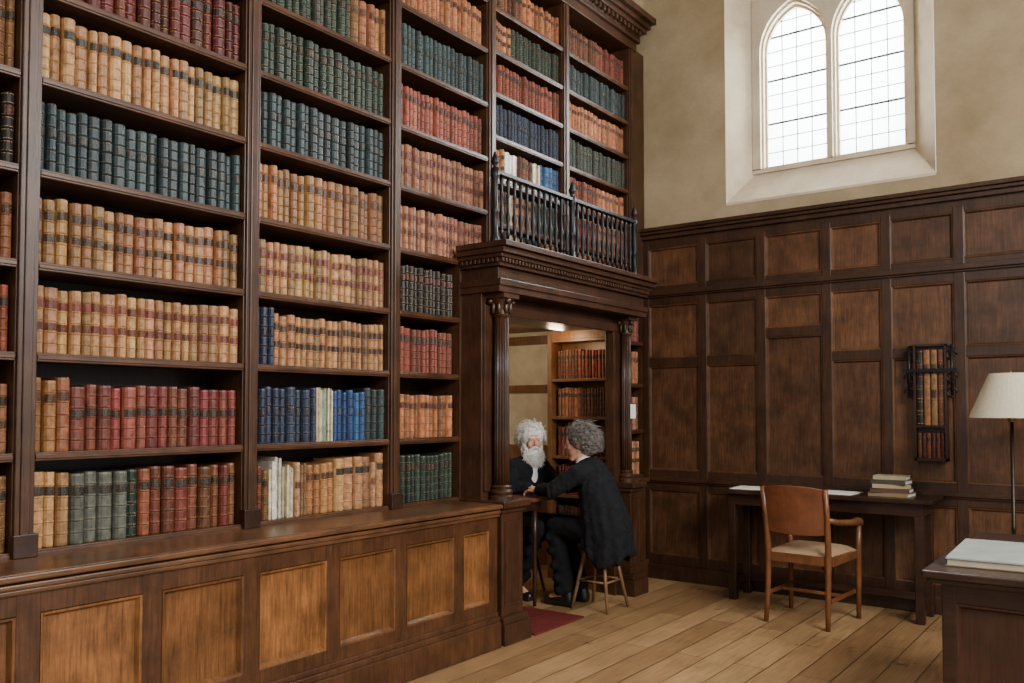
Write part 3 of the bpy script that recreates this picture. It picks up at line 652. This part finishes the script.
def person(name,label,loc,rz,J,opt):
    root=thing(name,label,'person',loc,rz,None,True)
    H=Matrix.Translation(J['head'])@Euler(opt['headrot']).to_matrix().to_4x4()
    b=MB(); head_geo(b,H)
    nk=Vector(J['neck']); b.cap(nk-Vector((0,0,.05)),H@Vector((-.01,0,-.06)),.060,.054)
    ch=Vector(J['chest']); pv=Vector(J['pelvis'])
    b.ell(ch,(.095,.145,.15)); b.ell((ch+pv)/2,(.095,.125,.16)); b.ell(pv+Vector((0,0,.03)),(.11,.145,.10))
    for s,k in ((1,'L'),(-1,'R')):
        sh,el,wr=[Vector(v) for v in J['arm'+k]]
        b.cap(ch+Vector((0,.05*s,.08)),sh,.06,.052); b.cap(sh,el,.048,.038); b.cap(el,wr,.036,.025)
        hd=Vector(J['hand'+k]); hand(b,wr,hd,Vector((.25,-s,0)),(0,0,-1),opt.get('curl',.5))
        hip,kn,an,toe=[Vector(v) for v in J['leg'+k]]
        b.cap(hip,kn,.072,.052); b.cap(kn,an,.05,.034); b.cap(an,toe,.034,.028)
    b.build('body',M_skin,root,remesh=.005,sm=2)
    t=MB(); t.ell(pv+Vector((0,0,.03)),(.135,.17,.11))
    rf=random.Random(opt['seed']+5)
    for k in 'LR':
        hip,kn,an,toe=[Vector(v) for v in J['leg'+k]]; 
        t.cap(hip,kn,.092,.072); t.cap(kn,an+(kn-an)*.06,.070,.062)
        for q in (.15,.35,.6,.8,.95):
            pc=kn.lerp(an,q); t.cap(pc+Vector((.03,-.05,rf.uniform(-.03,.03))),pc+Vector((.035,.05,rf.uniform(-.03,.03))),.034,.034)
    t.build('trousers',M_trou,root,remesh=.009,sm=3)
    for k in 'LR':
        hip,kn,an,toe=[Vector(v) for v in J['leg'+k]]; s=MB()
        hl=Vector((an.x-.02,an.y,.045)); tt=Vector((toe.x+.03,toe.y,.034))
        s.cap(hl,tt,.044,.034); s.cap(hl,an+Vector((0,0,.03)),.044,.044); s.box(hl.x-.03,tt.x+.02,min(hl.y,tt.y)-.028,max(hl.y,tt.y)+.028,.001,.03)
        s.build('shoe',M_shoe,root,remesh=.007,sm=3)
    j=MB(); up=Vector(J['upback'])
    j.ell(up,(.120,.175,.13)); j.ell(ch,(.130,.175,.17)); j.ell((ch+pv)/2,(.130,.155,.17)); j.ell(pv+Vector((-.01,0,.05)),(.150,.18,.12))
    j.cap(nk+Vector((-.02,-.035,-.02)),nk+Vector((-.02,.035,-.02)),.055,.055)
    for s,k in ((1,'L'),(-1,'R')):
        sh,el,wr=[Vector(v) for v in J['arm'+k]]
        j.cap(up+Vector((0,.06*s,.03)),sh,.09,.074); j.cap(sh,el,.070,.058); j.cap(el,wr-(wr-el)*.08,.056,.043)
        dv=(el-sh).normalized(); side=dv.cross(Vector((0,0,1))).normalized(); upv=side.cross(dv).normalized()
        for qi in range(7):
            q=.25+.13*qi; pc=sh.lerp(el,q); a0=rf.uniform(0,6.28)
            pts=[pc+(side*math.cos(a0+w_)+upv*math.sin(a0+w_))*(.064-.012*q)+dv*(.02*w_) for w_ in (0,.7,1.4,2.1,2.8)]
            j.tube(pts,[.004,.012,.014,.012,.004],6)
        dv2=(wr-el).normalized(); s2=dv2.cross(Vector((0,0,1))).normalized(); u2=s2.cross(dv2).normalized()
        for qi in range(4):
            pc=el.lerp(wr,.05+.2*qi); a0=rf.uniform(0,6.28)
            pts=[pc+(s2*math.cos(a0+w_)+u2*math.sin(a0+w_))*(.050-.01*qi*.3)+dv2*(.015*w_) for w_ in (0,.7,1.4,2.1,2.8)]
            j.tube(pts,[.004,.010,.012,.010,.004],6)
    for i in range(11):
        y=-.15+.03*i; z=.62+.10*rf.random(); w0=rf.uniform(-.05,.05)
        def back(yy,zz):
            f_=(zz-.55)/.4; cxx=pv.x+(up.x-pv.x)*max(0,min(1,f_)); return Vector((cxx-.125*math.sqrt(max(.05,1-(yy/.18)**2)),yy,zz))
        pts=[back(y,z),back(y+w0*.5,z+.07),back(y+w0,z+.15),back(y+w0*1.3,z+.22)]
        j.tube(pts,[.004,.012,.010,.003],6)
    j.build('jacket',M_coat,root,remesh=.007,sm=2)
    if opt.get('skirt'):
        sk=MB(); na=72; nz_=20; a0,a1=math.radians(48),math.radians(312)
        for iz in range(nz_+1):
            f_=iz/nz_; z=.90-.55*f_
            cx_=ch.x+(pv.x-ch.x)*min(1,f_*1.6)
            for ia in range(na+1):
                th=a0+(a1-a0)*ia/na
                ease=math.sin(min(1,f_*1.7)*PI/2)
                rx=.118+.044*ease+.018*f_; ry=.150+.035*ease+.016*f_
                fold=(.001+.015*f_*f_)*math.sin(th*7+1.3*math.sin(th*3)+f_*1.5)+(.0005+.006*f_)*math.sin(th*15+2)
                hem=(.035*math.sin(th*2.3+.5)+.012*math.sin(th*7))*f_
                front=max(0,math.cos(th)); 
                x=cx_-.022*f_+(rx+fold)*math.cos(th); y=(ry+fold)*math.sin(th)
                sk.v.append(Vector((x,y,z+hem+.10*front*f_)))
        for iz in range(nz_):
            for ia in range(na): sk.f.append((iz*(na+1)+ia,iz*(na+1)+ia+1,(iz+1)*(na+1)+ia+1,(iz+1)*(na+1)+ia))
        so=sk.build('coat_tail',M_coat,root,smooth=True); md=so.modifiers.new('Solidify','SOLIDIFY'); md.thickness=.006
    for s,k in ((1,'L'),(-1,'R')):
        sh,el,wr=[Vector(v) for v in J['arm'+k]]; d=(wr-el).normalized()
        MB().cap(wr-d*.02,wr-d*.0,.036,.033).build('shirt_cuff',M_shirt,root,smooth=True)
    c=MB(); c.cap(nk+Vector((.0,-.02,-.008)),nk+Vector((.0,.02,-.008)),.060,.060); c.build('shirt_collar',M_shirt,root,remesh=.008,sm=2)
    for s in (1,-1):
        e=MB().ell(H@Vector((.0695,.030*s,.014)),(.0115,.0115,.0115)).build('eye',M_eye,root,smooth=True)
        MB().ell(H@Vector((.0775,.030*s,.014)),(.0045,.0055,.0055)).build('iris',M_iris,e,smooth=True)
    rnd=random.Random(opt['seed'])
    M3=H.to_3x3(); hr=opt['hair']; g=hr['bulk']
    hm=MB(); hc=(-.022,0,.030); rad=(.088+g,.076+g,.086+g)
    skip=lambda v:(v.x>.50 and v.z<.55) or (v.x>.08 and v.z<-.02)
    combed(hm,H,hc,rad,hr['n'],hr['len'],hr['lift'],hr['curl'],(-1,0,-.15),rnd,skip)
    hm2=MB()
    hm2.ell(H@Vector((-.030,0,.042)),(.088+g,.077+g,.084+g),M3)
    hm2.ell(H@Vector((-.055,0,-.02)),(.055+g,.068+g,.06+g),M3)
    hb=hm2.build('hair',opt['hm'],root,remesh=.006,sm=2)
    hm.build('hair_strands',opt['hm'],hb)
    if opt.get('beard'):
        bm_=MB(); bm_.ell(H@Vector((.048,0,-.100)),(.056,.062,.060),M3); bm_.ell(H@Vector((.054,0,-.140)),(.044,.050,.048),M3)
        bm_.cap(H@Vector((.0,.064,-.01)),H@Vector((.05,.044,-.08)),.020,.028); bm_.cap(H@Vector((.0,-.064,-.01)),H@Vector((.05,-.044,-.08)),.020,.028)
        bm_.cap(H@Vector((.092,.004,-.036)),H@Vector((.080,.044,-.062)),.011,.010); bm_.cap(H@Vector((.092,-.004,-.036)),H@Vector((.080,-.044,-.062)),.011,.010)
        bb=bm_.build('beard',opt['hm'],root,remesh=.005,sm=2)
        R=[]
        for i in range(1100):
            y=rnd.uniform(-.070,.070); z=rnd.uniform(-.165,-.015); x=.040+.062*math.sqrt(max(0,1-(y/.075)**2))-(0.045 if z>-.06 else 0)
            if z<-.12: x-=.01+(-.12-z)*.4; y*=.85
            if abs(y)<.03 and z>-.062: continue
            if x>.065 and z>-.04: continue
            R.append(((x-.010,y,z),(.35,y*9,-.8),rnd.uniform(.025,.05),.55))
        bs_=MB(); strands(bs_,H,R,rnd,.0021); bs_.build('beard_strands',opt['hm'],bb)
        for s in (1,-1): MB().cap(H@Vector((.086,.012*s,.036)),H@Vector((.076,.042*s,.037)),.0055,.004).build('eyebrow',opt['hm'],root,smooth=True)
    return root,H
JA=dict(pelvis=(0,0,.52),chest=(.07,0,.85),upback=(.085,0,.93),neck=(.11,0,1.02),head=(.145,0,1.160),
 armL=((.09,.165,.955),(.17,.25,.83),(.34,.05,.825)),armR=((.09,-.165,.955),(.15,-.25,.83),(.27,-.17,.825)),handL=(1,-.5,-.05),handR=(1,.10,-.05),
 legL=((0,.09,.52),(.38,.20,.53),(.26,.20,.10),(.38,.21,.05)),legR=((0,-.09,.52),(.36,-.18,.53),(.14,-.18,.10),(.26,-.19,.05)))
pa,HA=person('person','white-haired man with bushy white beard and black jacket facing the room from inside the doorway',(-.50,5.42,0),math.radians(-8),JA,
 dict(headrot=(0,.06,math.radians(-30)),seed=3,hair=dict(n=1900,len=(.06,.10),curl=.008,bulk=.024,lift=.045),hm=M_whair,beard=True,curl=.5))
s=MB(); s.ell((.165,-.015,.92),(.042,.046,.11)); s.build('shirt_front',M_shirt,pa,smooth=True)
JB=dict(pelvis=(0,0,.54),chest=(.06,0,.84),upback=(.11,0,.935),neck=(.155,0,1.02),head=(.205,0,1.155),
 armL=((.13,.17,.945),(.28,.25,.84),(.43,.19,.825)),armR=((.13,-.17,.945),(.27,-.24,.84),(.38,-.10,.825)),handL=(1,-.2,-.05),handR=(1,.4,-.05),
 legL=((0,.09,.54),(.38,.05,.55),(.26,.08,.10),(.38,.09,.05)),legR=((0,-.09,.54),(.38,-.09,.55),(.24,-.10,.10),(.36,-.11,.05)))
pb,HB=person('person','man with swept grey hair in a black coat seen from behind, leaning over the table',(.33,5.32,0),PI+math.radians(4),JB,
 dict(headrot=(0,.15,math.radians(20)),seed=11,hair=dict(n=2200,len=(.06,.12),curl=.012,bulk=.022,lift=.065),hm=M_ghair,beard=False,curl=.6,skirt=True))
# ------------------------------------------------------------------ long table by back wall
lt=thing('writing_table','long narrow dark wooden table against the panelled back wall','table',(1.58,6.3,0))
MB().box(.85,2.31,6.08,6.50,.785,.815).build('tabletop',W_dark,lt,bevel=.006)
MB().box(.91,2.25,6.13,6.47,.70,.785).build('apron',W_dark,lt,bevel=.003)
for x in (.94,2.22):
    for y in (6.16,6.44):
        MB().box(x-.028,x+.028,y-.028,y+.028,0,.70).build('leg',W_dark,lt,bevel=.005)
for x in (.94,2.22): MB().box(x-.018,x+.018,6.188,6.412,.10,.15).build('stretcher',W_dark,lt,bevel=.003)
MB().box(.968,2.192,6.425,6.455,.10,.15).build('stretcher',W_dark,lt,bevel=.003)
def sheet(name,cx,cy,z,w,d,rot,label,group=None,th=.003,mat=None):
    M=Matrix.Translation((cx,cy,z))@Matrix.Rotation(rot,4,'Z'); s=MB(); s.box(-w/2,w/2,-d/2,d/2,0,th,M)
    s.box(-w/2+.004,w/2-.003,-d/2+.003,d/2-.005,th,th+.002,M@Matrix.Rotation(.02,4,'Z'))
    return tag(s.build(name,mat or M_paper),label,'papers',group)
sheet('paper_sheets',1.10,6.27,.816,.36,.26,.05,'open white papers at the left end of the long wall table')
sheet('paper_sheets',1.62,6.28,.816,.36,.26,-.08,'white papers on the long table directly behind the chair')
cols=[((.26,.18,.09),'lowest and widest tan book'),((.10,.045,.03),'brown book second from bottom'),((.36,.29,.17),'pale cream book in the middle'),((.07,.06,.04),'dark olive book second from top'),((.38,.32,.20),'topmost cream book')]
z=.816
for i,(c_,nm) in enumerate(cols):
    th=.026+.004*(i%2); w_=.26-.012*i; d_=.18-.006*i
    r_=thing('book',nm+' of the stack on the long table','book',(2.03,6.27,z),(-.1+.13*((i*7)%3)),'stacked books on the long table',True)
    mt=plain('stack_cover_%d'%i,c_,.6)
    s=MB(); s.box(-w_/2,w_/2,-d_/2,d_/2,0,.004); s.box(-w_/2,w_/2,-d_/2,d_/2,th-.004,th); s.box(-w_/2,w_/2,-d_/2,-d_/2+.004,.004,th-.004); s.build('cover',mt,r_)
    MB().box(-w_/2+.006,w_/2-.006,-d_/2+.005,d_/2-.003,.004,th-.004).build('page_block',M_paper,r_); z+=th+.0005
# ------------------------------------------------------------------ armchair
ch=thing('armchair','reddish brown wooden armchair with leather back and padded seat at the long table','chair',(1.60,5.87,0),math.radians(-4),None,True)
for s in (-1,1):
    MB().tube([(s*.205,-.25,0),(s*.20,-.225,.25),(s*.20,-.215,.47),(s*.205,-.24,.70),(s*.21,-.28,.895)],[.016,.019,.022,.019,.017],8).build('rear_leg',W_chair,ch,smooth=True)
    MB().tube([(s*.235,.23,0),(s*.235,.235,.25),(s*.235,.235,.46),(s*.245,.225,.64)],[.016,.019,.021,.017],8).build('front_leg',W_chair,ch,smooth=True)
    a=MB(); a.tube([(s*.21,-.245,.70),(s*.235,-.12,.675),(s*.255,.05,.66),(s*.255,.16,.66),(s*.25,.225,.65),(s*.25,.25,.625)],[.016,.019,.022,.027,.026,.018],10); a.build('arm',W_chair,ch,smooth=True)
    MB().box(s*.215-.009,s*.215+.009,-.21,.22,.17,.195).build('stretcher',W_chair,ch,bevel=.003)
MB().box(-.205,.205,.0,.018,.172,.193).build('stretcher',W_chair,ch,bevel=.003)
s=MB(); s.box(-.215,.215,-.225,-.195,.40,.46); s.box(-.24,.24,.215,.245,.40,.46); s.box(-.228,-.2,-.2,.22,.40,.46); s.box(.2,.228,-.2,.22,.40,.46); s.build('seat_frame',W_chair,ch,bevel=.004)
s=MB()
n=10
for i in range(n+1):
    for j in range(n+1):
        u=-1+2*i/n; v=-1+2*j/n; ed=max(abs(u),abs(v))**4
        s.v.append(Vector((u*(.215+.01*(v+1)),.01+v*.225,.455+.05*(1-ed))))
for i in range(n):
    for j in range(n): s.f.append((i*(n+1)+j,(i+1)*(n+1)+j,(i+1)*(n+1)+j+1,i*(n+1)+j+1))
s.build('seat_cushion',M_cush,ch,smooth=True)
s=MB(); n=12
for side,off in ((0,-.010),(1,.010)):
    for (zz,yy0) in ((.60,-.226),(.67,-.234),(.76,-.25),(.84,-.265),(.895,-.28)):
        for i in range(n+1):
            u=-1+2*i/n; s.v.append(Vector((u*.195,yy0-.028*(1-u*u)+off,zz+(.016*(1-u*u) if zz>.88 else (-.012*(1-u*u) if zz<.61 else 0)))))
m5=5;k1=n+1
for side in (0,1):
    o_=side*m5*k1
    for a_ in range(m5-1):
        for i in range(n): s.f.append((o_+a_*k1+i,o_+a_*k1+i+1,o_+(a_+1)*k1+i+1,o_+(a_+1)*k1+i))
for a_ in range(m5-1):
    for i in (0,n): s.f.append((a_*k1+i,(a_+1)*k1+i,m5*k1+(a_+1)*k1+i,m5*k1+a_*k1+i))
for a_ in (0,m5-1):
    for i in range(n): s.f.append((a_*k1+i,a_*k1+i+1,m5*k1+a_*k1+i+1,m5*k1+a_*k1+i))
s.build('backrest',M_leath,ch,bevel=.004)
# ------------------------------------------------------------------ wall mirror, its reflection of bookcases modelled as solid volumes
wr=thing('wall_mirror','narrow tall dark mirror on the back panelling, reflected books modelled as upright volumes','mirror',(2.24,6.53,1.05))
FY=6.465
s=MB(); s.box(2.135,2.15,FY,6.53,1.05,1.85); s.box(2.33,2.345,FY,6.53,1.05,1.85); s.box(2.135,2.345,FY,6.53,1.05,1.07); s.box(2.15,2.33,FY,6.53,1.28,1.295); s.box(2.15,2.33,6.52,6.53,1.05,1.85); s.box(2.135,2.345,FY,6.53,1.84,1.855)
s.build('frame',W_dark,wr)
for q in (0,1):
    s=MB()
    xs=2.135-.03 if q==0 else 2.345+.03; sg=-1 if q==0 else 1
    s.tube([(xs,6.48,1.84),(xs,6.48,1.50)],.010,8)
    for zc in (1.78,1.62,1.52):
        s.tube([(xs+sg*.030*math.cos(a_),6.48,zc+.030*math.sin(a_)) for a_ in [i*.4 for i in range(0,14)]],.008,6)
    s.tube([(xs,6.48,1.84),(xs-sg*.04,6.47,1.845)],.009,8); s.tube([(xs,6.48,1.6),(xs,6.53,1.6)],.009,8); s.tube([(xs,6.48,1.6),(xs-sg*.03,6.48,1.6)],.008,8)
    s.build('iron_bracket',M_iron,wr,smooth=True)
MB().box(2.07,2.41,FY-.012,FY-.004,1.66,1.685).build('iron_crossbar',M_iron,wr)
def put_mirror_book(k,x,w,z,h,lab):
    return make_book(k,(x,FY+.015,z),.045,w,h,lab,'reflected volumes modelled in the wall mirror',(0,0,-PI/2))
for i,(k,nm) in enumerate((('black','left black'),('tano','second, orange tan'),('tand','third, pale tan'),('brown','right brown'))):
    put_mirror_book(k,2.172+.045*i,.04,1.296,.52,nm+' tall volume modelling a reflection, upper tier of the wall mirror')
for i in range(6): put_mirror_book('dred' if i%2 else 'rbrown',2.166+.029*i,.026,1.071,.17,f'{ORD[i]} small red reflected volume from left, lower tier of the wall mirror')
# ------------------------------------------------------------------ floor lamp
fl=thing('floor_lamp','floor lamp with cream fabric shade behind the foreground desk','lamp',(2.80,5.80,0))
cx,cy=2.80,5.80
M_bronze=plain('dark_bronze',(.03,.02,.012),.4,.6)
MB().lathe(cx,cy,[(.14,0),(.14,.012),(.12,.025),(.04,.035),(.02,.06)],32).build('base',M_bronze,fl,smooth=False)
MB().lathe(cx,cy,[(.011,.05),(.011,.7),(.016,.71),(.011,.72),(.010,1.33)],14).build('pole',M_bronze,fl,smooth=True)
MB().lathe(cx,cy,[(.018,1.33),(.02,1.36),(.02,1.42),(.03,1.44),(.03,1.50),(.012,1.53)],16).build('bulb_holder',M_brass,fl)
s=MB(); nn=40; 
for (r_,z_) in ((.225,1.355),(.115,1.615),(.111,1.615),(.221,1.355)):
    for k in range(nn): a_=2*PI*k/nn; s.v.append(Vector((cx+r_*math.cos(a_),cy+r_*math.sin(a_),z_)))
for q in range(4):
    for k in range(nn): s.f.append((q*nn+k,q*nn+(k+1)%nn,((q+1)%4)*nn+(k+1)%nn,((q+1)%4)*nn+k))
s.build('shade',M_shade,fl,smooth=False)
s=MB()
for k in range(3): a_=2*PI*k/3; s.tube([(cx,cy,1.60),(cx+.113*math.cos(a_),cy+.113*math.sin(a_),1.60)],.003,6)
s.tube([(cx,cy,1.5),(cx,cy,1.63)],.004,6); s.build('shade_spider',M_brass,fl)
# ------------------------------------------------------------------ foreground desk
dk=thing('desk','dark panelled wooden desk in the right foreground','desk',(3.3,4.28,0))
s=MB(); s.box(2.73,3.95,3.62,4.93,.755,.785); s.box(2.745,3.935,3.635,4.915,.735,.755); s.build('desktop',W_dark,dk,bevel=.006)
s=MB(); s.box(2.80,3.88,3.70,4.85,.08,.735); s.box(2.78,3.90,3.68,4.87,0,.09)
for x in (2.79,3.32,3.85): s.box(x-.0,x+.05,3.675,3.71,.09,.735)
s.box(2.79,3.90,3.677,3.71,.66,.735); s.box(2.79,3.90,3.677,3.71,.09,.17)
s.build('body',W_dark,dk,bevel=.004)
W_dp=wood('desk_panel',(.012,.005,.003),(.06,.024,.012),'z',.35)
for (a,b_) in ((2.84,3.32),(3.37,3.85)):
    m_=MB(); ring(m_,lambda u,v,w:(u,3.677-w,v),a,b_,.17,.66,e=.02,dp=.02,field=False); m_.build('panel',W_dp,dk,recalc=False)
pf=thing('portfolio','large flat pale portfolio lying on the foreground desk','folder',(3.05,4.08,.786),math.radians(2),None,True)
MB().box(-.27,.30,-.30,.30,0,.004).build('lower_board',plain('board_brown',(.16,.10,.06),.6),pf); MB().box(-.265,.295,-.295,.295,.004,.028).build('page_block',plain('aged_pages',(.42,.36,.25),.8),pf); MB().box(-.27,.30,-.30,.30,.028,.034).build('upper_board',plain('board_grey',(.34,.37,.34),.25),pf)
# ------------------------------------------------------------------ lights
def area(name,loc,rot,sx,sy,e,col=(1,1,1)):
    l=bpy.data.lights.new(name,'AREA'); l.shape='RECTANGLE'; l.size=sx; l.size_y=sy; l.energy=e; l.color=col
    o=bpy.data.objects.new(name,l); C.objects.link(o); o.location=loc; o.rotation_euler=rot; return o
area('window_light_right',(6.0,2.2,3.9),(0,math.radians(58),0),2.0,3.6,630,(1,.98,.94))
area('window_light_behind',(3.0,-2.8,3.6),(math.radians(66),0,0),3.2,2.0,80,(1,.97,.92))
area('window_light_back',(1.51,6.98,4.1),(math.radians(-80),0,0),1.2,1.6,300,(.97,.985,1))
l=bpy.data.lights.new('alcove_light','POINT'); l.energy=6; l.color=(1,.75,.45); l.shadow_soft_size=.06
o=bpy.data.objects.new('alcove_light',l); C.objects.link(o); o.location=(-.40,5.80,1.98)
l=bpy.data.lights.new('alcove_light','POINT'); l.energy=12; l.color=(1,.84,.62); l.shadow_soft_size=.1  # second point light, deeper in the alcove, with no fixture there
o=bpy.data.objects.new('alcove_light',l); C.objects.link(o); o.location=(-1.2,5.5,1.95)
wd=bpy.data.worlds.new('World'); bpy.context.scene.world=wd; wd.use_nodes=True
nt=wd.node_tree; bg=nt.nodes['Background']; bg.inputs[0].default_value=(.96,.98,1,1)
tc=nt.nodes.new('ShaderNodeTexCoord'); dp=nt.nodes.new('ShaderNodeVectorMath'); dp.operation='DOT_PRODUCT'; dp.inputs[1].default_value=(0,.9,.42); nt.links.new(tc.outputs['Generated'],dp.inputs[0])
mr=nt.nodes.new('ShaderNodeMapRange'); mr.inputs['From Min'].default_value=.35; mr.inputs['From Max'].default_value=.8; mr.inputs['To Min'].default_value=.38; mr.inputs['To Max'].default_value=5; nt.links.new(dp.outputs['Value'],mr.inputs['Value']); nt.links.new(mr.outputs[0],bg.inputs[1])
# ------------------------------------------------------------------ camera
cam=bpy.data.cameras.new('Camera'); co=bpy.data.objects.new('Camera',cam); C.objects.link(co)
co.location=(3.45,0,1.4); co.rotation_euler=(math.radians(92),0,math.radians(36.5))
cam.sensor_width=36; cam.lens=30.27; cam.shift_y=.0376
bpy.context.scene.camera=co
